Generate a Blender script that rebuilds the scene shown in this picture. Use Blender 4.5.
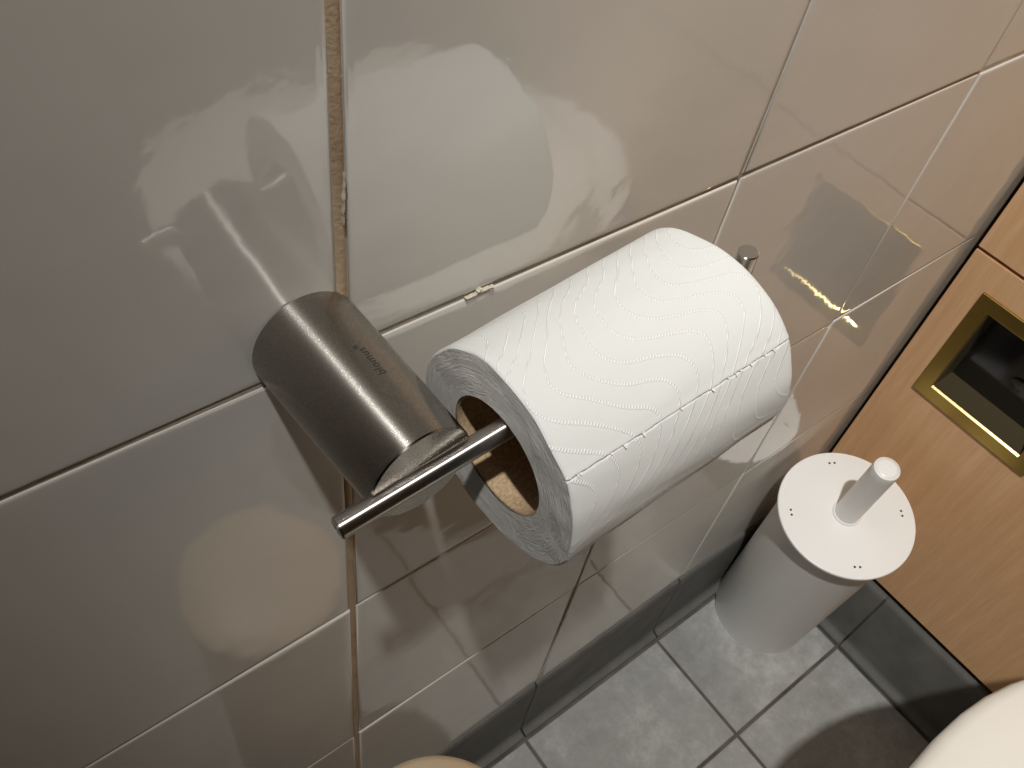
import bpy, bmesh, math, random
from mathutils import Vector, Matrix

random.seed(7)
for o in list(bpy.data.objects):
    bpy.data.objects.remove(o, do_unlink=True)
scene = bpy.context.scene
COL = scene.collection
PI = math.pi
Z0 = 0.535                      # height of the tile joint behind the holder's foot above the floor


def Z(z):
    return z + Z0


# ------------------------------------------------------------------ camera
cam_d = bpy.data.cameras.new('camera')
cam_d.sensor_fit = 'HORIZONTAL'
cam_d.sensor_width = 36.0
cam_d.lens = 867.69 / 1024 * 36.0
cam_d.clip_start = 0.005
cam = bpy.data.objects.new('camera', cam_d)
COL.objects.link(cam)
RX = (0.78947, -0.60061, 0.12649)
DN = (-0.40190, -0.66159, -0.63307)
FW = (0.46391, 0.44896, -0.76369)
cam.matrix_world = Matrix((
    (RX[0], -DN[0], -FW[0], -0.09642),
    (RX[1], -DN[1], -FW[1], -0.17328),
    (RX[2], -DN[2], -FW[2], Z(0.42434)),
    (0, 0, 0, 1)))
scene.camera = cam

# ------------------------------------------------------------------ world, exposure
world = bpy.data.worlds.new('world')
scene.world = world
world.use_nodes = True
world.node_tree.nodes['Background'].inputs[0].default_value = (0.05, 0.045, 0.04, 1)
world.node_tree.nodes['Background'].inputs[1].default_value = 0.2
vs = scene.view_settings
vs.view_transform = 'Standard'
vs.look = 'None'
vs.exposure = 0.08
vs.gamma = 1.0
vs.use_curve_mapping = False

LAMP = Vector((-0.37, -0.42, Z(1.80)))
LAMP_AIM = Vector((0.52, -0.16, Z(-0.05)))
LAMP_POWER = 118.0
LAMP_COLOR = (1.0, 0.975, 0.935)

# ------------------------------------------------------------------ node helpers


class S:
    """A node socket that can be used in arithmetic."""

    def __init__(self, nt, sock):
        self.nt, self.s = nt, sock

    def _m(self, op, *a, clamp=False):
        n = self.nt.nodes.new('ShaderNodeMath')
        n.operation = op
        n.use_clamp = clamp
        for i, v in enumerate((self,) + a):
            if isinstance(v, S):
                self.nt.links.new(v.s, n.inputs[i])
            else:
                n.inputs[i].default_value = v
        return S(self.nt, n.outputs[0])

    def __add__(self, o): return self._m('ADD', o)
    def __sub__(self, o): return self._m('SUBTRACT', o)
    def __mul__(self, o): return self._m('MULTIPLY', o)
    def __truediv__(self, o): return self._m('DIVIDE', o)
    def sin(self): return self._m('SINE')
    def cos(self): return self._m('COSINE')
    def fract(self): return self._m('FRACT')
    def abs(self): return self._m('ABSOLUTE')
    def sqrt(self): return self._m('SQRT')
    def lt(self, o): return self._m('LESS_THAN', o)

    def ramp01(self, a, b, lo=0.0, hi=1.0):
        n = self.nt.nodes.new('ShaderNodeMapRange')
        n.interpolation_type = 'SMOOTHSTEP'
        self.nt.links.new(self.s, n.inputs[0])
        n.inputs[1].default_value, n.inputs[2].default_value = a, b
        n.inputs[3].default_value, n.inputs[4].default_value = lo, hi
        return S(self.nt, n.outputs[0])


def srgb(r, g, b):
    def f(c):
        c /= 255.0
        return c / 12.92 if c <= 0.04045 else ((c + 0.055) / 1.055) ** 2.4
    return (f(r), f(g), f(b), 1.0)


class Mat:
    def __init__(self, name, color, rough=0.5, metal=0.0, ior=None, **kw):
        self.m = bpy.data.materials.new(name)
        self.m.use_nodes = True
        self.nt = self.m.node_tree
        self.p = self.nt.nodes['Principled BSDF']
        self.p.inputs['Base Color'].default_value = color
        self.p.inputs['Roughness'].default_value = rough
        self.p.inputs['Metallic'].default_value = metal
        if ior:
            self.p.inputs['IOR'].default_value = ior
        for k, v in kw.items():
            self.p.inputs[k.replace('_', ' ')].default_value = v

    def coord(self, which='Object'):
        n = self.nt.nodes.new('ShaderNodeTexCoord')
        return n.outputs[which]

    def uv(self):
        n = self.nt.nodes.new('ShaderNodeSeparateXYZ')
        self.nt.links.new(self.coord('UV'), n.inputs[0])
        return S(self.nt, n.outputs[0]), S(self.nt, n.outputs[1])

    def vec(self, x, y, z=0.0):
        n = self.nt.nodes.new('ShaderNodeCombineXYZ')
        for i, v in enumerate((x, y, z)):
            if isinstance(v, S):
                self.nt.links.new(v.s, n.inputs[i])
            else:
                n.inputs[i].default_value = v
        return n.outputs[0]

    def mapping(self, scale=(1, 1, 1), which='Object', per_object=False, src=None):
        n = self.nt.nodes.new('ShaderNodeMapping')
        n.inputs['Scale'].default_value = scale
        self.nt.links.new(src or self.coord(which), n.inputs[0])
        if per_object:
            oi = self.nt.nodes.new('ShaderNodeObjectInfo')
            r = S(self.nt, oi.outputs['Random'])
            self.nt.links.new(self.vec(r * 37.0, r * 71.0, r * 13.0), n.inputs['Location'])
        return n.outputs[0]

    def noise(self, vec, scale, detail=2.0, rough=0.5, dist=0.0):
        n = self.nt.nodes.new('ShaderNodeTexNoise')
        n.inputs['Scale'].default_value = scale
        n.inputs['Detail'].default_value = detail
        n.inputs['Roughness'].default_value = rough
        n.inputs['Distortion'].default_value = dist
        self.nt.links.new(vec, n.inputs['Vector'])
        return S(self.nt, n.outputs[0])

    def colors(self, fac, stops):
        n = self.nt.nodes.new('ShaderNodeValToRGB')
        el = n.color_ramp.elements
        while len(el) < len(stops):
            el.new(0.5)
        for e, (p, c) in zip(el, stops):
            e.position, e.color = p, c
        self.nt.links.new(fac.s, n.inputs[0])
        self.nt.links.new(n.outputs[0], self.p.inputs['Base Color'])
        return n.outputs[0]

    def bump(self, h, strength=1.0, dist=0.001, prev=None):
        n = self.nt.nodes.new('ShaderNodeBump')
        n.inputs['Strength'].default_value = strength
        n.inputs['Distance'].default_value = dist
        self.nt.links.new(h.s, n.inputs['Height'])
        if prev:
            self.nt.links.new(prev.outputs[0], n.inputs['Normal'])
        self.nt.links.new(n.outputs[0], self.p.inputs['Normal'])
        return n

    def rough(self, s):
        self.nt.links.new(s.s, self.p.inputs['Roughness'])


# ------------------------------------------------------------------ mesh helpers
WLOC = {}


def smooth_by_angle(me, ang):
    bm = bmesh.new()
    bm.from_mesh(me)
    for f in bm.faces:
        f.smooth = True
    for e in bm.edges:
        if len(e.link_faces) == 2:
            e.smooth = e.calc_face_angle(0) < math.radians(ang)
    bm.to_mesh(me)
    bm.free()


def put(name, verts, faces, mat, parent=None, base=None, smooth=35, uvs=None):
    """verts in world metres -> one mesh object with its origin at its own base or centre"""
    xs, ys, zs = zip(*verts)
    c = Vector(base) if base is not None else Vector(((min(xs) + max(xs)) / 2, (min(ys) + max(ys)) / 2, min(zs)))
    me = bpy.data.meshes.new(name)
    me.from_pydata([tuple(Vector(v) - c) for v in verts], [], faces)
    me.update()
    bm = bmesh.new()
    bm.from_mesh(me)
    bmesh.ops.recalc_face_normals(bm, faces=bm.faces)
    bm.to_mesh(me)
    bm.free()
    if uvs:
        lay = me.uv_layers.new(name='UVMap')
        for poly in me.polygons:
            for li in poly.loop_indices:
                lay.data[li].uv = uvs[me.loops[li].vertex_index]
    if smooth:
        smooth_by_angle(me, smooth)
    if mat:
        me.materials.append(mat.m)
    o = bpy.data.objects.new(name, me)
    COL.objects.link(o)
    WLOC[o] = c
    if parent:
        o.parent = parent
        o.location = c - WLOC[parent]
    else:
        o.location = c
    return o


def thing(name, loc, label, cat, group=None):
    o = bpy.data.objects.new(name, None)
    o.empty_display_size = 0.02
    COL.objects.link(o)
    o.location = loc
    WLOC[o] = Vector(loc)
    o['label'] = label
    o['category'] = cat
    if group:
        o['group'] = group
    return o


def tag(o, label, cat):
    o['label'] = label
    o['category'] = cat
    return o


def structure(o, label, cat):
    o['kind'] = 'structure'
    o['label'] = label
    o['category'] = cat
    return o


def box(x0, x1, y0, y1, z0, z1):
    v = [(x, y, z) for x in (x0, x1) for y in (y0, y1) for z in (z0, z1)]
    f = [(0, 1, 3, 2), (4, 6, 7, 5), (0, 4, 5, 1), (2, 3, 7, 6), (0, 2, 6, 4), (1, 5, 7, 3)]
    return v, f


def frame(axis):
    u = Vector(axis).normalized()
    a = u.cross(Vector((0, 0, 1)) if abs(u.z) < 0.9 else Vector((0, 1, 0))).normalized()
    return u, a, u.cross(a)


def lathe(origin, axis, prof, n=64, cap0=True, cap1=True):
    """prof: (distance along axis, radius)"""
    o = Vector(origin)
    u, a, b = frame(axis)
    v, f = [], []
    for (t, r) in prof:
        for k in range(n):
            w = 2 * PI * k / n
            v.append(tuple(o + u * t + (a * math.cos(w) + b * math.sin(w)) * r))
    m = len(prof)
    for i in range(m - 1):
        for k in range(n):
            j = (k + 1) % n
            f.append((i * n + k, i * n + j, (i + 1) * n + j, (i + 1) * n + k))
    if cap0:
        f.append(tuple(range(n)))
    if cap1:
        f.append(tuple(range((m - 1) * n, m * n)))
    return v, f


def tube(path, r, n=32, bevel=0.0004):
    pts = [Vector(p) for p in path]
    rings = []
    ref = Vector((0, 1, 0))
    tang = []
    for i, p in enumerate(pts):
        t = (pts[min(i + 1, len(pts) - 1)] - pts[max(i - 1, 0)]).normalized()
        tang.append(t)
    seq = [(pts[0], tang[0], r - bevel)] + [(pts[0] + tang[0] * bevel, tang[0], r)]
    seq += [(p, t, r) for p, t in zip(pts[1:-1], tang[1:-1])]
    seq += [(pts[-1] - tang[-1] * bevel, tang[-1], r), (pts[-1], tang[-1], r - bevel)]
    v, f = [], []
    for p, t, rr in seq:
        a = (ref - t * ref.dot(t)).normalized()
        b = t.cross(a)
        for k in range(n):
            w = 2 * PI * k / n
            v.append(tuple(p + (a * math.cos(w) + b * math.sin(w)) * rr))
    for i in range(len(seq) - 1):
        for k in range(n):
            j = (k + 1) % n
            f.append((i * n + k, i * n + j, (i + 1) * n + j, (i + 1) * n + k))
    f.append(tuple(range(n)))
    f.append(tuple(range((len(seq) - 1) * n, len(seq) * n)))
    return v, f


def merge(*parts):
    v, f = [], []
    for pv, pf in parts:
        k = len(v)
        v += list(pv)
        f += [tuple(i + k for i in q) for q in pf]
    return v, f


def slab_mesh(name, w, h, mat, rings, depth):
    """a rounded-edge tile in local x/z, face towards -y at y = 0, back at y = depth"""
    v, f = [], []
    allr = [(0.0, depth)] + rings
    for ins, y in allr:
        a, b = w / 2 - ins, h / 2 - ins
        v += [(-a, y, -b), (a, y, -b), (a, y, b), (-a, y, b)]
    n = len(allr)
    for i in range(n - 1):
        for k in range(4):
            j = (k + 1) % 4
            f.append((4 * i + k, 4 * i + j, 4 * i + 4 + j, 4 * i + 4 + k))
    f.append((4 * n - 4, 4 * n - 3, 4 * n - 2, 4 * n - 1))
    f.append((3, 2, 1, 0))
    me = bpy.data.meshes.new(name)
    me.from_pydata(v, [], f)
    bm = bmesh.new()
    bm.from_mesh(me)
    bmesh.ops.recalc_face_normals(bm, faces=bm.faces)
    bm.to_mesh(me)
    bm.free()
    smooth_by_angle(me, 50)
    me.materials.append(mat.m)
    return me


# ------------------------------------------------------------------ materials
# glazed wall tile: off-white, slightly wavy glaze
M_tile = Mat('glazed_tile', srgb(214, 206, 197), 0.06, ior=2.0)
vv = M_tile.mapping((1, 1, 1), 'Object', per_object=True)
h1 = M_tile.noise(vv, 9.0, 1.0)
h2 = M_tile.noise(vv, 26.0, 2.0, 0.5)
h3 = M_tile.noise(vv, 130.0, 2.0)
M_tile.bump(h1 * 0.6 + h2 * 0.4 + h3 * 0.05, 1.0, 0.0011)
M_tile.colors(M_tile.noise(vv, 5.0, 2.0), [(0.3, srgb(218, 215, 208)), (0.7, srgb(225, 222, 215))])

M_grout = Mat('grout', srgb(150, 136, 118), 0.9)
g = M_grout.mapping()
M_grout.colors(M_grout.noise(g, 30, 4, 0.6), [(0.3, srgb(160, 147, 130)), (0.7, srgb(198, 187, 170))])
M_grout.bump(M_grout.noise(g, 700, 3), 0.5, 0.0005)

M_seal = Mat('sealant', srgb(150, 125, 95), 0.75)
g = M_seal.mapping((1, 1, 0.35))
M_seal.colors(M_seal.noise(g, 60, 4, 0.65), [(0.25, srgb(150, 124, 95)), (0.5, srgb(186, 162, 132)), (0.8, srgb(206, 188, 162))])
M_seal.bump(M_seal.noise(M_seal.mapping(), 500, 3), 0.6, 0.0006)

M_floor = Mat('floor_tile', srgb(128, 128, 124), 0.72)
g = M_floor.mapping((1, 1, 1), 'Object', per_object=True)
nf = M_floor.noise(g, 14, 6, 0.62) * 0.6 + M_floor.noise(g, 90, 5, 0.7) * 0.4
M_floor.colors(nf, [(0.32, srgb(138, 139, 136)), (0.52, srgb(158, 159, 156)), (0.7, srgb(188, 189, 185))])
M_floor.bump(M_floor.noise(g, 260, 4, 0.7), 0.4, 0.0006)

M_fgrout = Mat('floor_grout', srgb(92, 88, 82), 0.95)
M_fgrout.colors(M_fgrout.noise(M_fgrout.mapping(), 40, 4), [(0.3, srgb(74, 70, 64)), (0.7, srgb(108, 103, 96))])

M_cove = Mat('cove_tile', srgb(100, 100, 96), 0.75)
g = M_cove.mapping((1, 1, 1), 'Object', per_object=True)
M_cove.colors(M_cove.noise(g, 22, 5, 0.6), [(0.3, srgb(88, 88, 85)), (0.7, srgb(108, 108, 104))])
M_cove.bump(M_cove.noise(g, 240, 4, 0.7), 0.25, 0.0004)

M_wood = Mat('wood_laminate', srgb(176, 134, 92), 0.5)
g = M_wood.mapping((1.0, 22.0, 0.9), 'Object', per_object=True)
nw = M_wood.noise(g, 5.0, 5, 0.6, 0.3) * 0.65 + M_wood.noise(M_wood.mapping((1, 60, 5)), 8, 4, 0.6) * 0.35
M_wood.colors(nw, [(0.3, srgb(206, 162, 118)), (0.5, srgb(216, 173, 130)), (0.72, srgb(228, 190, 148))])
M_wood.bump(M_wood.noise(M_wood.mapping((1, 60, 6)), 14, 3), 0.15, 0.0004)

M_dark = Mat('dark_gap', (0.006, 0.005, 0.005, 1), 0.8)
M_brass = Mat('brass', (0.36, 0.25, 0.07, 1), 0.3, 1.0)
M_brass.bump(M_brass.noise(M_brass.mapping((1, 40, 1)), 60, 3), 0.15, 0.0002)
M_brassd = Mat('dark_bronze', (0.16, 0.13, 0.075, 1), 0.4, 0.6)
M_blackgl = Mat('black_gloss', (0.008, 0.008, 0.008, 1), 0.12)
M_dimoval = Mat('grey_plastic', (0.02, 0.02, 0.02, 1), 0.3)


def steel(name, axis, r0=0.27, r1=0.30, col=(0.40, 0.375, 0.345, 1)):
    m = Mat(name, col, 0.26, 1.0, Anisotropic=0.9, Anisotropic_Rotation=0.25)
    t = m.nt.nodes.new('ShaderNodeTangent')
    t.direction_type = 'RADIAL'
    t.axis = axis
    m.nt.links.new(t.outputs[0], m.p.inputs['Tangent'])
    sc = {'X': (1400, 60, 60), 'Y': (60, 1400, 60), 'Z': (60, 60, 1400)}[axis]
    n1 = m.noise(m.mapping(sc), 1.0, 3, 0.6)
    n2 = m.noise(m.mapping(), 2600, 2, 0.5)
    m.rough(n2.ramp01(0.35, 0.75, r0, r1))
    m.bump(n1 * 0.2 + n2.ramp01(0.60, 0.78) * 0.5, 0.08, 0.00003)
    return m


M_steelY = steel('brushed_steel_post', 'Y')
M_steelX = steel('brushed_steel_bar', 'X', 0.34, 0.38, (0.58, 0.55, 0.51, 1))
M_etch = Mat('etched_mark', (0.03, 0.025, 0.02, 1), 0.6)

# tissue paper with embossed rows of dots following wavy lines (uv in metres)
M_paper = Mat('tissue_paper', srgb(238, 238, 235), 0.95, Subsurface_Weight=0.0)
pu, pv = M_paper.uv()
warp = M_paper.noise(M_paper.vec(pu, pv), 22.0, 1.0)
ph = (pu + pv * 0.35 + warp * 0.02) * (2 * PI / 0.066)
AMP = 0.017
fv = pv + ph.sin() * AMP + (ph * 0.5).cos() * 0.006
slope = ph.cos() * (AMP * 2 * PI / 0.066)
SP = 0.0092
dist = ((fv / SP).fract() - 0.5).abs() * SP / (slope * slope + 1.0).sqrt()
line = dist.ramp01(0.00022, 0.00052, 1.0, 0.0)
dots = ((pu * 0.8 + pv * 0.8) * (2 * PI / 0.0011)).sin().ramp01(-0.35, 0.5)
emb = line * dots
crepe = M_paper.noise(M_paper.vec(pu * 260.0, pv * 900.0), 3.0, 3, 0.6)
soft = M_paper.noise(M_paper.vec(pu, pv), 60.0, 2, 0.5)
M_paper.bump(emb * 0.8 + crepe * 0.10 + soft * 0.9, 0.75, 0.00036)
M_paper.colors(emb, [(0.1, srgb(223, 225, 222)), (0.8, srgb(250, 250, 249))])  # whiter dots paint in the light caught by the raised relief

M_pside = Mat('tissue_edge', srgb(226, 226, 223), 0.98)
su, sv = M_pside.uv()
wv = M_pside.noise(M_pside.vec(su, sv), 70.0, 3, 0.6)
lay = M_pside.noise(M_pside.vec(su * 90.0 + wv * 3.0, sv * 1500.0 + wv * 9.0), 1.0, 4, 0.65)
lay2 = M_pside.noise(M_pside.vec(su * 260.0, sv * 700.0 + wv * 16.0), 1.0, 3, 0.6)
M_pside.bump(lay * 0.7 + lay2 * 0.5, 0.85, 0.0009)
M_pside.colors(lay, [(0.3, srgb(206, 205, 202)), (0.65, srgb(232, 231, 228))])  # darker streaks put the shade between wound layers into the colour

M_card = Mat('cardboard', srgb(176, 150, 118), 0.9)
M_card.colors(M_card.noise(M_card.mapping(), 900, 3), [(0.35, srgb(160, 134, 103)), (0.65, srgb(190, 166, 134))])
M_cardedge = Mat('cardboard_edge', srgb(120, 100, 78), 0.9)

M_white = Mat('white_plastic', srgb(246, 246, 244), 0.3)
g = M_white.mapping((1, 1, 1))
M_white.bump(M_white.noise(M_white.mapping((1, 3, 1)), 26, 3, 0.55), 0.5, 0.0012)
M_white2 = Mat('white_enamel_body', srgb(238, 238, 235), 0.38)
M_ceramic = Mat('white_ceramic', srgb(240, 238, 231), 0.12)
M_seat = Mat('white_duroplast', srgb(240, 238, 229), 0.25)
M_cream = Mat('cream_plastic', srgb(196, 170, 136), 0.45)
M_cream.colors(M_cream.noise(M_cream.mapping(), 14, 3), [(0.3, srgb(192, 168, 138)), (0.7, srgb(206, 188, 160))])
M_paint = Mat('painted_wall', srgb(40, 33, 27), 0.8)
M_ceil = Mat('ceiling_paint', srgb(190, 187, 181), 0.9)
M_chrome = Mat('lamp_metal', (0.6, 0.6, 0.6, 1), 0.25, 1.0)

# ------------------------------------------------------------------ the room
XL, YF, ZC = -0.72, -1.00, 1.90          # left wall, wall behind the camera, ceiling (fit heights)
XR, FLZ = 0.594, 0.0

wall = put('wall_back', *box(XL, 0.66, 0.0010, 0.09, 0, Z(ZC)), M_grout, smooth=0)
structure(wall, 'tiled wall of glossy off-white square tiles behind the roll holder', 'wall')

# glazed tiles, 200 mm grid; joint A (x = 0) is wider and sealed
TW = 0.1976
rings = [(0.0001, 0.0014), (0.0003, 0.0007), (0.0007, 0.00025), (0.0012, 0.00006), (0.0018, 0.0), (0.004, 0.0)]
TH = 0.1984
tile_me = slab_mesh('tile', TW, TH, M_tile, rings, 0.006)
edge_w = XR - 0.003 - 0.4000
tile_cut = slab_mesh('tile', edge_w, TH, M_tile, rings, 0.006)
tilt = random.Random(3)
SPECIAL = {}
for i in range(-3, 3):
    for j in range(-2, 10):
        me = tile_me if i < 2 else tile_cut
        o = bpy.data.objects.new('tile', me)
        COL.objects.link(o)
        o.parent = wall
        cx = (i + 0.5) * 0.2 if i < 2 else 0.4000 + edge_w / 2
        cx += -0.0006 if i < 0 else 0.0003
        cz = Z((j + 0.5) * 0.2) + (0.0002 if j % 2 else -0.0002)
        dy = tilt.uniform(-0.0003, 0.0002)
        o.location = Vector((cx, dy, cz)) - WLOC[wall]
        rx, rz = tilt.uniform(-0.004, 0.004), tilt.uniform(-0.004, 0.004)
        rx, rz = SPECIAL.get((i, j), (rx, rz))
        o.rotation_euler = (rx, 0, rz)

# brown sealant in the wide vertical joint
v, f = [], []
NZ = 150
rr = random.Random(11)
for k in range(NZ + 1):
    z = -0.40 + k * (2.2 / NZ)
    w0 = 0.0021 + rr.uniform(-0.00008, 0.00008)
    for t in (-1, -0.5, 0, 0.5, 1):
        v.append((-0.0002 + t * w0, 0.0012 - 0.0012 * (1 - t * t) * rr.uniform(0.7, 1.0), Z(z)))
for k in range(NZ):
    for t in range(4):
        a = k * 5 + t
        f.append((a, a + 1, a + 6, a + 5))
so = put('sealant_strip', v, f, M_seal, wall, smooth=80)
so['label'] = 'brown sealant filling the wide vertical tile joint'


# little flakes of old grout and silicone
def flake(x, z, ln, wd, ang, seed, mat):
    r = random.Random(seed)
    v, f = [], []
    n = 17
    ca, sa = math.cos(ang), math.sin(ang)
    for k in range(n):
        t = k / (n - 1) - 0.5
        w = wd * (0.15 + 1.1 * r.random() ** 2) * (1 - (2 * t) ** 4 * 0.6)
        off = r.uniform(-0.4, 0.4) * wd
        for s_, y in ((-1, 0.0006), (-0.5, -0.0006 - r.random() * 0.0006), (0.5, -0.0007 - r.random() * 0.0006), (1, 0.0006)):
            px, pz = t * ln, off + s_ * w
            v.append((x + px * ca - pz * sa, y, Z(z + px * sa + pz * ca)))
    for k in range(n - 1):
        for t in range(3):
            a = k * 4 + t
            f.append((a, a + 1, a + 5, a + 4))
    return put('grout_flake', v, f, mat, wall, smooth=60)


M_flake = Mat('pale_silicone', srgb(205, 196, 178), 0.5)
flake(0.056, 0.2004, 0.013, 0.0004, 0.03, 1, M_flake)
flake(0.0550, 0.2008, 0.004, 0.0007, 0.8, 2, M_flake)
flake(0.0600, 0.1999, 0.005, 0.0005, -0.3, 12, M_flake)
flake(0.0006, 0.264, 0.018, 0.0004, 1.52, 4, M_flake)

# floor
floor = put('floor', *box(XL, 0.66, YF, 0.09, -0.08, -0.0012), M_fgrout, smooth=0)
structure(floor, 'grey tiled bathroom floor', 'floor')


def floor_tile(x0, x1, y0, y1):
    g_ = 0.0019
    x0 += g_; x1 -= g_; y0 += g_; y1 -= g_
    v, f = [], []
    for ins, z in ((0, -0.006), (0, -0.0009), (0.0009, 0.0)):
        v += [(x0 + ins, y0 + ins, z), (x1 - ins, y0 + ins, z), (x1 - ins, y1 - ins, z), (x0 + ins, y1 - ins, z)]
    for i in range(2):
        for k in range(4):
            j = (k + 1) % 4
            f.append((4 * i + k, 4 * i + j, 4 * i + 4 + j, 4 * i + 4 + k))
    f += [(8, 9, 10, 11), (0, 1, 2, 3)]
    return put('tile', v, f, M_floor, floor, smooth=0)


xs = [XL] + [0.196 + 0.2 * k for k in range(-6, 2) if 0.196 + 0.2 * k > XL + 0.02] + [0.5785]
ys = [-0.0145, -0.148, -0.348, -0.548, -0.748, -0.948, YF]
for a, b in zip(xs[:-1], xs[1:]):
    for c, d in zip(ys[:-1], ys[1:]):
        floor_tile(a, b, d, c)

# coved skirting tiles: profile (distance out from the wall, height)
COVE = [(-0.004, 0.0), (0.0135, 0.0), (0.0138, 0.0045), (0.0128, 0.0062), (0.0112, 0.0070)]
for k in range(1, 9):
    w = k / 8 * PI / 2
    COVE.append((0.0112 - 0.0068 * math.sin(w), 0.0070 + 0.0085 * (1 - math.cos(w))))
COVE += [(0.0042, 0.06), (0.0038, 0.126), (0.0030, 0.1305), (0.0016, 0.1325), (-0.004, 0.1325)]


def cove(parent, p0, p1, out, top=0.1325):
    v, f = [], []
    prof = [(d, h if h < 0.05 else h - 0.1325 + top) for d, h in COVE]
    for p in (p0, p1):
        for d, h in prof:
            v.append((p[0] + out[0] * d, p[1] + out[1] * d, h))
    n = len(prof)
    for k in range(n):
        j = (k + 1) % n
        f.append((k, j, n + j, n + k))
    f += [tuple(range(n)), tuple(range(n, 2 * n))]
    return put('cove_tile', v, f, M_cove, parent, smooth=30)


bb = put('baseboard_back', *box(XL, 0.60, -0.0006, 0.004, 0, 0.128), M_fgrout, smooth=0)
structure(bb, 'dark grey coved skirting tiles along the tiled wall', 'baseboard')
for a, b in zip(xs[:-1], xs[1:]):
    b2 = b if b < 0.57 else 0.5905
    cove(bb, (a + 0.0013, 0), (b2 - 0.0013, 0), (0, -1))
br = put('baseboard_right', *box(0.5915, 0.61, YF, 0, 0, 0.112), M_fgrout, smooth=0)
structure(br, 'dark grey coved skirting tiles under the wooden panels', 'baseboard')
ysr = [-0.004, -0.148, -0.348, -0.548, -0.748, -0.948]
for a, b in zip(ysr[:-1], ysr[1:]):
    cove(br, (0.5925, a - 0.0013), (0.5925, b + 0.0013), (-1, 0), top=0.114)

# right wall with wood laminate panels
wr = put('wall_right', *box(0.640, 0.70, YF, 0.09, 0, Z(ZC)), M_dark, smooth=0)
structure(wr, 'wall clad in brown wood laminate panels with black joints', 'wall')
ZG = -0.0085                              # joint between lower and upper panel
PB = -0.412
HY0, HY1, HZ0, HZ1 = -0.147, -0.040, -0.158, -0.044   # cut-out behind the brass plate


def panel(y0, y1, z0, z1, hole=None):
    x0, x1 = XR, XR + 0.010
    if not hole:
        v, f = box(x0, x1, y0, y1, Z(z0), Z(z1))
    else:
        a0, a1, b0, b1 = hole
        v = []
        for x in (x0, x1):
            v += [(x, y0, Z(z0)), (x, y1, Z(z0)), (x, y1, Z(z1)), (x, y0, Z(z1)),
                  (x, a0, Z(b0)), (x, a1, Z(b0)), (x, a1, Z(b1)), (x, a0, Z(b1))]
        f = []
        for k in range(4):
            j = (k + 1) % 4
            f += [(k, j, 4 + j, 4 + k), (8 + k, 8 + j, 12 + j, 12 + k), (k, j, 8 + j, 8 + k), (4 + k, 4 + j, 12 + j, 12 + k)]
    return put('panel', v, f, M_wood, wr, smooth=0)


YP = -0.0055
panel(YF, YP, PB, ZG - 0.0020, (HY0, HY1, HZ0, HZ1))
panel(YF, YP, ZG + 0.0020, 1.05)
panel(YF, YP, 1.053, ZC)

# walls and ceiling out of view
structure(put('wall_left', *box(XL - 0.06, XL, YF, 0.09, 0, Z(ZC)), M_paint, smooth=0), 'plain dark brown wall at the end of the tiled wall', 'wall')
structure(put('wall_front', *box(XL - 0.06, 0.70, YF - 0.06, YF, 0, Z(ZC)), M_paint, smooth=0), 'plain dark brown wall opposite the tiles', 'wall')
structure(put('ceiling', *box(XL - 0.06, 0.70, YF - 0.06, 0.09, Z(ZC), Z(ZC) + 0.05), M_ceil, smooth=0), 'white ceiling', 'ceiling')

# ------------------------------------------------------------------ ceiling lamp (the room's light)
AIM = (LAMP_AIM - LAMP).normalized()
lamp = thing('ceiling_spotlight', (LAMP.x, LAMP.y, Z(ZC)), 'small swivelling steel ceiling spotlight aimed at the toilet corner', 'lamp')
put('mount', *lathe((LAMP.x, LAMP.y, Z(ZC)), (0, 0, -1), [(0, 0.04), (0.010, 0.04), (0.012, 0.038), (0.012, 0.009), (0.035, 0.009)], 40), M_chrome, lamp)
HC = LAMP - AIM * 0.072
put('head', *lathe(HC, AIM, [(0, 0.020), (0.002, 0.024), (0.055, 0.034), (0.070, 0.036), (0.072, 0.035), (0.064, 0.032)], 48), M_chrome, lamp)
M_glow = Mat('lamp_glow', (1, 1, 1, 1), 0.5)
M_glow.p.inputs['Emission Color'].default_value = LAMP_COLOR + (1,)
M_glow.p.inputs['Emission Strength'].default_value = 25.0
put('lens', *lathe(HC + AIM * 0.0642, AIM, [(0, 0.0315), (0.003, 0.030), (0.005, 0.02)], 32), M_glow, lamp)
ld = bpy.data.lights.new('spotlight_beam', 'SPOT')
ld.shadow_soft_size = 0.026
ld.spot_size = math.radians(47)
ld.spot_blend = 1.0
ld.energy = LAMP_POWER
ld.color = LAMP_COLOR
lo = bpy.data.objects.new('spotlight_beam', ld)
COL.objects.link(lo)
lo.parent = lamp
lo.location = LAMP + AIM * 0.03 - WLOC[lamp]
lo.rotation_euler = AIM.to_track_quat('-Z', 'Y').to_euler()

# ------------------------------------------------------------------ toilet roll holder
A = Vector((-0.0141, 0.0, Z(0.2136)))
B = Vector((-0.0116, -0.0630, Z(0.2149)))
AX = (B - A).normalized()
LP = (B - A).length
holder = thing('toilet_roll_holder', A, 'brushed steel roll holder with round wall post and bar through the toilet roll', 'roll holder')
put('post', *lathe(A, AX, [(0.0, 0.0188), (LP * 0.3, 0.0185), (LP * 0.7, 0.0179), (LP - 0.0005, 0.01735), (LP, 0.0169)], 160), M_steelY, holder, base=A)
BR = 0.0035
UX = Vector((1, 0, 0.098)).normalized()
bp = Vector((-0.0116, -0.0650, Z(0.2162)))
p0 = bp + UX * (-0.0290)
p1 = bp + UX * 0.1205
path = [p0, p0 + UX * 0.002] + [bp + UX * (0.01 * k) for k in range(-1, 12)]
UU = Vector((-UX.z, 0, UX.x))
cb = p1 + UU * 0.005
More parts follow.
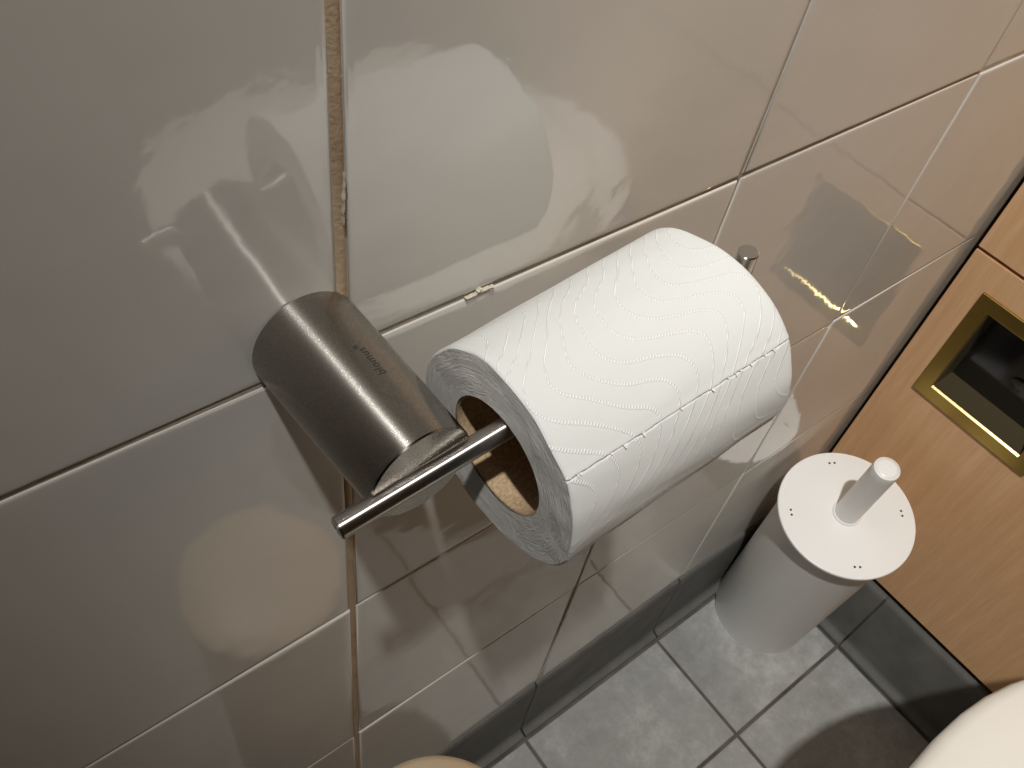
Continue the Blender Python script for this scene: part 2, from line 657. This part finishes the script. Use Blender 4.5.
for k in range(0, 9):
    w = k / 8 * PI / 2
    path.append(cb + UX * (0.005 * math.sin(w)) - UU * (0.005 * math.cos(w)))
last = path[-1]
path += [last + UU * 0.004, last + UU * 0.0105, last + UU * 0.0135]
bar = put('bar', *tube(path, BR), M_steelX, holder, smooth=40)
# turn the bar's own x axis along the rod, so that its brushed grain runs around it
rot = Matrix.Rotation(-math.atan2(UX.z, UX.x), 4, 'Y')
bar.data.transform(rot.inverted())
bar.rotation_euler = rot.to_euler()
bar.data.use_auto_texspace = False
bar.data.texspace_location = rot.inverted() @ (bp - WLOC[bar])
bar.data.texspace_size = (0.08, 0.02, 0.02)

# etched maker's name wrapped on the post
fc = bpy.data.curves.new('maker_name', 'FONT')
fc.body = 'blomus'
fc.size = 0.0036
fc.space_character = 1.05
to = bpy.data.objects.new('maker_name_tmp', fc)
COL.objects.link(to)
dg = bpy.context.evaluated_depsgraph_get()
tm = bpy.data.meshes.new_from_object(to.evaluated_get(dg))
tv = [vv_.co.copy() for vv_ in tm.vertices]
tf = [tuple(p.vertices) for p in tm.polygons]
bpy.data.objects.remove(to)
fc2 = bpy.data.curves.new('maker_mark', 'FONT')
fc2.body = '®'
fc2.size = 0.0018
to = bpy.data.objects.new('maker_mark_tmp', fc2)
COL.objects.link(to)
dg = bpy.context.evaluated_depsgraph_get()
tm2 = bpy.data.meshes.new_from_object(to.evaluated_get(dg))
wx = max(p.x for p in tv)
k0 = len(tv)
tv += [Vector((p.co.x + wx + 0.0002, p.co.y + 0.0016, 0)) for p in tm2.vertices]
tf += [tuple(i + k0 for i in p.vertices) for p in tm2.polygons]
bpy.data.objects.remove(to)
wv_, sc_ = [], 0.0118 / wx
eX = (Vector((1, 0, 0)) - AX * AX.x).normalized()
eZ = AX.cross(eX)
if eZ.z < 0:
    eZ = -eZ
for p in tv:
    s_along = 0.0386 - p.x * sc_
    ang = math.radians(75.5) + (p.y * sc_) / 0.0182
    r_ = 0.0185 - (0.0185 - 0.0179) * (s_along / LP - 0.3) / 0.4 + 0.00006 if s_along > LP * 0.3 else 0.01866
    wv_.append(tuple(A + AX * s_along + (eX * math.cos(ang) + eZ * math.sin(ang)) * r_))
lo_ = put('maker_name', wv_, tf, M_etch, holder, smooth=0)
lo_['label'] = 'small dark etched lettering on the post'

# ------------------------------------------------------------------ toilet roll
RC = Vector((0.0157, -0.0640, Z(0.2032)))
RU = Vector((1, 0.0115, 0.055)).normalized()
RL = 0.0930
RY = (Vector((0, 1, 0)) - RU * RU.y).normalized()
RZ = RU.cross(RY)
if RZ.z < 0:
    RZ = -RZ
FR = [(10, .0386), (34, .0374), (51, .0381), (76, .0388), (95, .0386), (117, .0382), (135, .0386), (157, .0380), (178, .0374), (192, .0382), (210, .0393), (232, .0387), (261, .0394), (285, .0405), (330, .0398)]
BK = [(10, .0395), (41, .0402), (73, .0374), (103, .0376), (127, .0389), (147, .0390), (166, .0389), (194, .0390), (230, .0388), (261, .0390), (300, .0396)]


def polar(tab, deg):
    deg %= 360
    n = len(tab)
    for k in range(n):
        a0, r0 = tab[k]
        a1, r1 = tab[(k + 1) % n]
        if k == n - 1:
            a1 += 360
        d = deg if deg >= a0 else deg + 360
        if a0 <= d <= a1:
            t = (d - a0) / (a1 - a0)
            am, rm = tab[k - 1]
            ap, rp = tab[(k + 2) % n]
            m0, m1 = (r1 - rm) / 2, (rp - r0) / 2
            return ((2 * t**3 - 3 * t**2 + 1) * r0 + (t**3 - 2 * t**2 + t) * m0
                    + (-2 * t**3 + 3 * t**2) * r1 + (t**3 - t**2) * m1)
    return tab[0][1]


PERF = 140.0
angs = [i * 1.5 for i in range(240) if abs(i * 1.5 - PERF) > 2.0]
angs += [PERF + d for d in (-1.8, -1.2, -0.8, -0.5, -0.3, -0.1, 0.1, 0.3, 0.5, 0.8, 1.2, 1.8)]
angs.sort()
NA = len(angs)
ts = [0, 0.004, 0.012] + [0.03 + 0.94 * k / 70 for k in range(71)] + [0.988, 0.996, 1]
from mathutils import noise as mnoise


def roll_r(deg, t, jag):
    r = polar(FR, deg) * (1 - t) + polar(BK, deg) * t
    w = math.radians(deg)
    r += 0.00035 * mnoise.noise((3 * math.cos(w) * 1.2, 3 * math.sin(w) * 1.2, t * 4))
    # crumpled zone underneath
    if 175 < deg < 235:
        k = math.sin((deg - 175) / 60 * PI)
        r += 0.0005 * k * mnoise.noise((deg * 0.25, t * 3.0, 5))
    d = deg - PERF - jag
    if abs(d) < 0.5:
        r -= 0.0010 * (1 - (d / 0.5) ** 2)
    elif 0 < d < 14:
        r -= 0.0
    elif -3 < d <= -0.5:
        r += 0.00018
    return r


v, uvs, f = [], [], []
for ti, t in enumerate(ts):
    edge = 0.0
    if t < 0.012:
        edge = (1 - t / 0.012) ** 2 * 0.0007
    elif t > 0.988:
        edge = ((t - 0.988) / 0.012) ** 2 * 0.0007
    jag = 0.35 * mnoise.noise((t * 26, 1.3, 0.2))
    for dg_ in angs:
        r = roll_r(dg_, t, jag) - edge
        w = math.radians(dg_)
        ax = t * RL
        if t in (0, 1):
            ax += 0.0006 * mnoise.noise((math.cos(w) * 2.5, math.sin(w) * 2.5, 3 + t))
        v.append(tuple(RC + RU * ax + (RY * math.cos(w) + RZ * math.sin(w)) * r))
        uvs.append((w * 0.0385, ax))
NT = len(ts)
for i in range(NT - 1):
    for k in range(NA):
        j = (k + 1) % NA
        if j == 0:
            continue
        f.append((i * NA + k, i * NA + j, (i + 1) * NA + j, (i + 1) * NA + k))
# close the seam with its own uv column
s0 = len(v)
for i, t in enumerate(ts):
    v.append(v[i * NA])
    uvs.append((2 * PI * 0.0385, uvs[i * NA][1]))
for i in range(NT - 1):
    f.append((i * NA + NA - 1, s0 + i, s0 + i + 1, (i + 1) * NA + NA - 1))
roll = thing('toilet_roll', RC - Vector((0, 0, 0.04)), 'white embossed toilet roll hanging on the steel bar', 'toilet roll')
sheet = put('paper_sheet', v, f, M_paper, roll, smooth=60, uvs=uvs)

CRI, CRO = 0.0208, 0.0214


def roll_face(t, seed):
    v, f, uvs = [], [], []
    fr = [0, 0.15, 0.3, 0.45, 0.6, 0.75, 0.88, 1.0]
    for q in fr:
        for dg_ in angs:
            w = math.radians(dg_)
            Ro = roll_r(dg_, t, 0) - 0.0007
            r = CRO + (Ro - CRO) * q
            ax = t * RL + 0.0006 * mnoise.noise((math.cos(w) * 2.5, math.sin(w) * 2.5, 3 + t)) * q
            ax += (1 if t else -1) * 0.0005 * mnoise.noise((math.cos(w) * 5 * q, math.sin(w) * 5 * q, seed)) * (q * (1 - q) * 4)
            v.append(tuple(RC + RU * ax + (RY * math.cos(w) + RZ * math.sin(w)) * r))
            uvs.append((w * 0.03, r))
    for i in range(len(fr) - 1):
        for k in range(NA - 1):
            f.append((i * NA + k, i * NA + k + 1, (i + 1) * NA + k + 1, (i + 1) * NA + k))
    s0 = len(v)
    for i in range(len(fr)):
        v.append(v[i * NA])
        uvs.append((2 * PI * 0.03, uvs[i * NA][1]))
    for i in range(len(fr) - 1):
        f.append((i * NA + NA - 1, s0 + i, s0 + i + 1, (i + 1) * NA + NA - 1))
    return put('wound_edge', v, f, M_pside, roll, smooth=60, uvs=uvs)


roll_face(0, 1.0)
roll_face(1, 2.0)
cv, cf = lathe(RC, RU, [(0.0006, CRI), (0.0004, CRO + 0.0002), (RL - 0.0004, CRO + 0.0002), (RL - 0.0006, CRI)], 96, False, False)
n_ = 96
for k in range(n_):
    j = (k + 1) % n_
    cf.append((3 * n_ + k, 3 * n_ + j, j, k))
put('cardboard_core', cv, cf, M_card, roll, smooth=40)

# tiny torn tabs along the perforation
tabs = []
rt = random.Random(5)
for k in range(15):
    t = 0.04 + 0.93 * rt.random()
    jag = 0.35 * mnoise.noise((t * 26, 1.3, 0.2))
    w0 = math.radians(PERF + jag - 0.5)
    w1 = math.radians(PERF + jag + rt.uniform(0.3, 1.2))
    ln = rt.uniform(0.0003, 0.0007)
    r0 = roll_r(PERF + jag - 0.8, t, jag)
    q = []
    for (w, dr) in ((w0, 0.0), (w1, rt.uniform(0.0001, 0.0006))):
        for s_ in (-1, 1):
            q.append(RC + RU * (t * RL + s_ * ln * (1.0 if w == w0 else 0.5)) + (RY * math.cos(w) + RZ * math.sin(w)) * (r0 + dr))
    dn = (RY * math.cos(w0) + RZ * math.sin(w0)) * 0.00015
    q2 = [p - dn for p in q]
    tabs.append(([tuple(p) for p in q + q2], [(0, 1, 3, 2), (4, 6, 7, 5), (0, 4, 5, 1), (2, 3, 7, 6), (0, 2, 6, 4), (1, 5, 7, 3)]))
M_tab = Mat('tissue_tab', srgb(226, 224, 218), 0.95)
tb = put('perforation_tabs', *merge(*tabs), M_tab, roll, smooth=0)
tb['kind'] = 'stuff'

# ------------------------------------------------------------------ toilet brush in its holder
BB = Vector((0.5320, -0.0595, Z(-0.529)))
BU = Vector((-0.15, -0.055, 1)).normalized()
BL, BRD, LRD = 0.288, 0.0565, 0.0655
brush = thing('toilet_brush_holder', BB, 'white cylindrical toilet brush holder with lid, standing in the corner', 'toilet brush')
put('body', *lathe(BB, BU, [(0.0, BRD - 0.0012), (0.0012, BRD), (BL - 0.008, BRD + 0.001), (BL - 0.004, BRD + 0.001)], 96), M_white2, brush, base=BB)
LT = BB + BU * BL
lid = put('lid', *lathe(LT - BU * 0.004, BU, [(0, LRD - 0.002), (0.0006, LRD - 0.0003), (0.0024, LRD), (0.0036, LRD - 0.0006), (0.0040, LRD - 0.0018)], 128), M_white, brush, smooth=40)
b1 = Vector((0, 1, 0)).cross(BU).normalized()
b2 = BU.cross(b1)
hole_me = None
for ang in (57, 143, 232, 324):
    for s_ in (-1, 1):
        w = math.radians(ang) + s_ * 0.047
        c = LT + (b1 * math.cos(w) + b2 * math.sin(w)) * 0.0535
        put('vent_hole', *lathe(c - BU * 0.001, BU, [(0, 0.0011), (0.00112, 0.0011)], 12), M_dark, lid)
hd = put('handle', *lathe(LT - BU * 0.01, BU, [(0, 0.0118), (0.095, 0.0118), (0.1035, 0.0118), (0.1050, 0.0113), (0.1056, 0.0100)], 48), M_white2, brush, smooth=40)
put('handle_end', *lathe(LT + BU * 0.0954, BU, [(0, 0.0100), (0.0004, 0.0098), (0.0008, 0.0070)], 48), M_white, hd, smooth=60)
put('handle_collar', *lathe(LT - BU * 0.001, BU, [(0, 0.0136), (0.0022, 0.0136), (0.003, 0.0128), (0.003, 0.0118)], 48, False, False), M_white2, brush, smooth=40)

# ------------------------------------------------------------------ brass recessed plate in the lower panel
plate = thing('flush_plate', (XR, -0.0935, Z(-0.165)), 'square brass recessed flush plate set in the wooden panel', 'flush plate')
OY0, OY1, OZ0, OZ1 = -0.154, -0.0315, -0.1645, -0.0380
IY0, IY1, IZ0, IZ1 = -0.1400, -0.0455, -0.1490, -0.0525


def ring_frame(x0, x1, o, i):
    v = []
    for x in (x0, x1):
        for (y0, y1, z0, z1) in (o, i):
            v += [(x, y0, Z(z0)), (x, y1, Z(z0)), (x, y1, Z(z1)), (x, y0, Z(z1))]
    f = []
    for k in range(4):
        j = (k + 1) % 4
        f += [(k, j, 4 + j, 4 + k), (8 + k, 8 + j, 12 + j, 12 + k), (k, j, 8 + j, 8 + k), (4 + k, 4 + j, 12 + j, 12 + k)]
    return v, f


fo = put('frame', *ring_frame(XR - 0.0025, XR, (OY0, OY1, OZ0, OZ1), (IY0, IY1, IZ0, IZ1)), M_brass, plate, smooth=0)
mod = fo.modifiers.new('bevel', 'BEVEL')
mod.width = 0.0008
mod.segments = 3
M_hilite = Mat('highlight_brass', (0.80, 0.62, 0.28, 1), 0.28, 1.0)  # paler than the frame: colour of the added lip that draws the highlight
lx, lz = XR - 0.0031, Z(IZ0 - 0.0006)
lip = [(lx, lz), (lx + 0.0018, lz + 0.00145), (lx + 0.0032, lz + 0.00145), (lx + 0.0032, lz - 0.0004), (lx, lz - 0.0004)]
lv = [(px, y, pz) for y in (IY0 + 0.0002, IY1 - 0.0002) for px, pz in lip]
lf = [(k, (k + 1) % 5, 5 + (k + 1) % 5, 5 + k) for k in range(5)] + [(0, 1, 2, 3, 4), (5, 6, 7, 8, 9)]
lp = put('highlight_lip', lv, lf, M_hilite, plate, smooth=0)
lp['label'] = 'brass lip added and tilted to draw the bright edge highlight'
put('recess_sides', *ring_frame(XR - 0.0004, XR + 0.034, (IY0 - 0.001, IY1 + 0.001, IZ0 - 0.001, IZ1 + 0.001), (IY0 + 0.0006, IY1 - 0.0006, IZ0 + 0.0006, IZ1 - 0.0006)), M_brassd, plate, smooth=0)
put('back_plate', *box(XR + 0.031, XR + 0.034, IY0 - 0.001, IY1 + 0.001, Z(IZ0 - 0.001), Z(IZ1 + 0.001)), M_blackgl, plate, smooth=0)
vb, fb = lathe((XR + 0.031, -0.098, Z(-0.113)), (-1, 0, 0), [(0, 0.0085), (0.0012, 0.0085), (0.002, 0.0075)], 32)
vb = [(x, -0.098 + (y + 0.098) * 1.0, Z(-0.113) + (z - Z(-0.113)) * 0.6) for x, y, z in vb]
put('dim_oval', vb, fb, M_dimoval, plate, smooth=50)  # small dim oval on the back plate

# ------------------------------------------------------------------ toilet
TX, TY = 0.285, -0.424


def egg(zt, bx_f, bx_b, by, n=56, ex=2.15):
    pts = []
    for k in range(n):
        w = 2 * PI * k / n
        c, s = math.cos(w), math.sin(w)
        a = bx_b if c > 0 else bx_f
        pts.append((TX + a * math.copysign(abs(c) ** (2 / ex), c), TY + by * math.copysign(abs(s) ** (2 / ex), s), zt))
    return pts


def loft(rings, cap0=True, cap1=True):
    v, f = [], []
    n = len(rings[0])
    for r in rings:
        v += r
    for i in range(len(rings) - 1):
        for k in range(n):
            j = (k + 1) % n
            f.append((i * n + k, i * n + j, (i + 1) * n + j, (i + 1) * n + k))
    if cap0:
        f.append(tuple(range(n)))
    if cap1:
        f.append(tuple(range((len(rings) - 1) * n, len(rings) * n)))
    return v, f


toilet = thing('toilet', (TX, TY, 0), 'white toilet with closed lid beside the wooden panel wall', 'toilet')
T = Z(-0.100)
bowl = [egg(0.0, .10, .285, .11), egg(0.03, .10, .285, .108), egg(0.15, .12, .285, .115), egg(0.26, .17, .285, .150), egg(0.34, .205, .285, .172), egg(T - 0.048, .215, .285, .178), egg(T - 0.040, .213, .285, .176)]
put('bowl', *loft(bowl), M_ceramic, toilet, base=(TX, TY, 0), smooth=60)
put('seat', *loft([egg(T - 0.0395, .217, .20, .180), egg(T - 0.037, .221, .205, .183), egg(T - 0.026, .222, .207, .184), egg(T - 0.0225, .218, .203, .181)]), M_seat, toilet, smooth=60)
put('lid', *loft([egg(T - 0.0215, .219, .206, .183), egg(T - 0.019, .2235, .21, .1865), egg(T - 0.010, .2240, .21, .1875), egg(T - 0.004, .2215, .209, .1850), egg(T - 0.001, .2150, .204, .179), egg(T + 0.001, .19, .18, .155), egg(T + 0.002, .10, .10, .08)]), M_seat, toilet, smooth=60)

# ------------------------------------------------------------------ cream waste bin by the tiled wall
NX, NY, NT_ = -0.010, -0.1035, Z(-0.120)
bin_ = thing('waste_bin', (NX, NY, 0), 'cream round waste bin with domed lid below the roll holder', 'bin')
BNR = 0.0552
put('body', *lathe((NX, NY, 0), (0, 0, 1), [(0, BNR - 0.006), (0.003, BNR - 0.004), (NT_ - 0.02, BNR - 0.003), (NT_ - 0.018, BNR - 0.0035)], 96), M_cream, bin_)
put('lid', *lathe((NX, NY, NT_ - 0.020), (0, 0, 1), [(0, BNR - 0.002), (0.001, BNR - 0.0005), (0.012, BNR), (0.016, BNR - 0.0012), (0.019, BNR - 0.005), (0.022, BNR - 0.015), (0.0245, 0.025), (0.0255, 0.008)], 96), M_cream, bin_, smooth=60)
put('pedal', *box(NX - 0.02, NX + 0.02, NY - 0.075, NY - 0.045, 0.008, 0.013), M_dark, bin_)
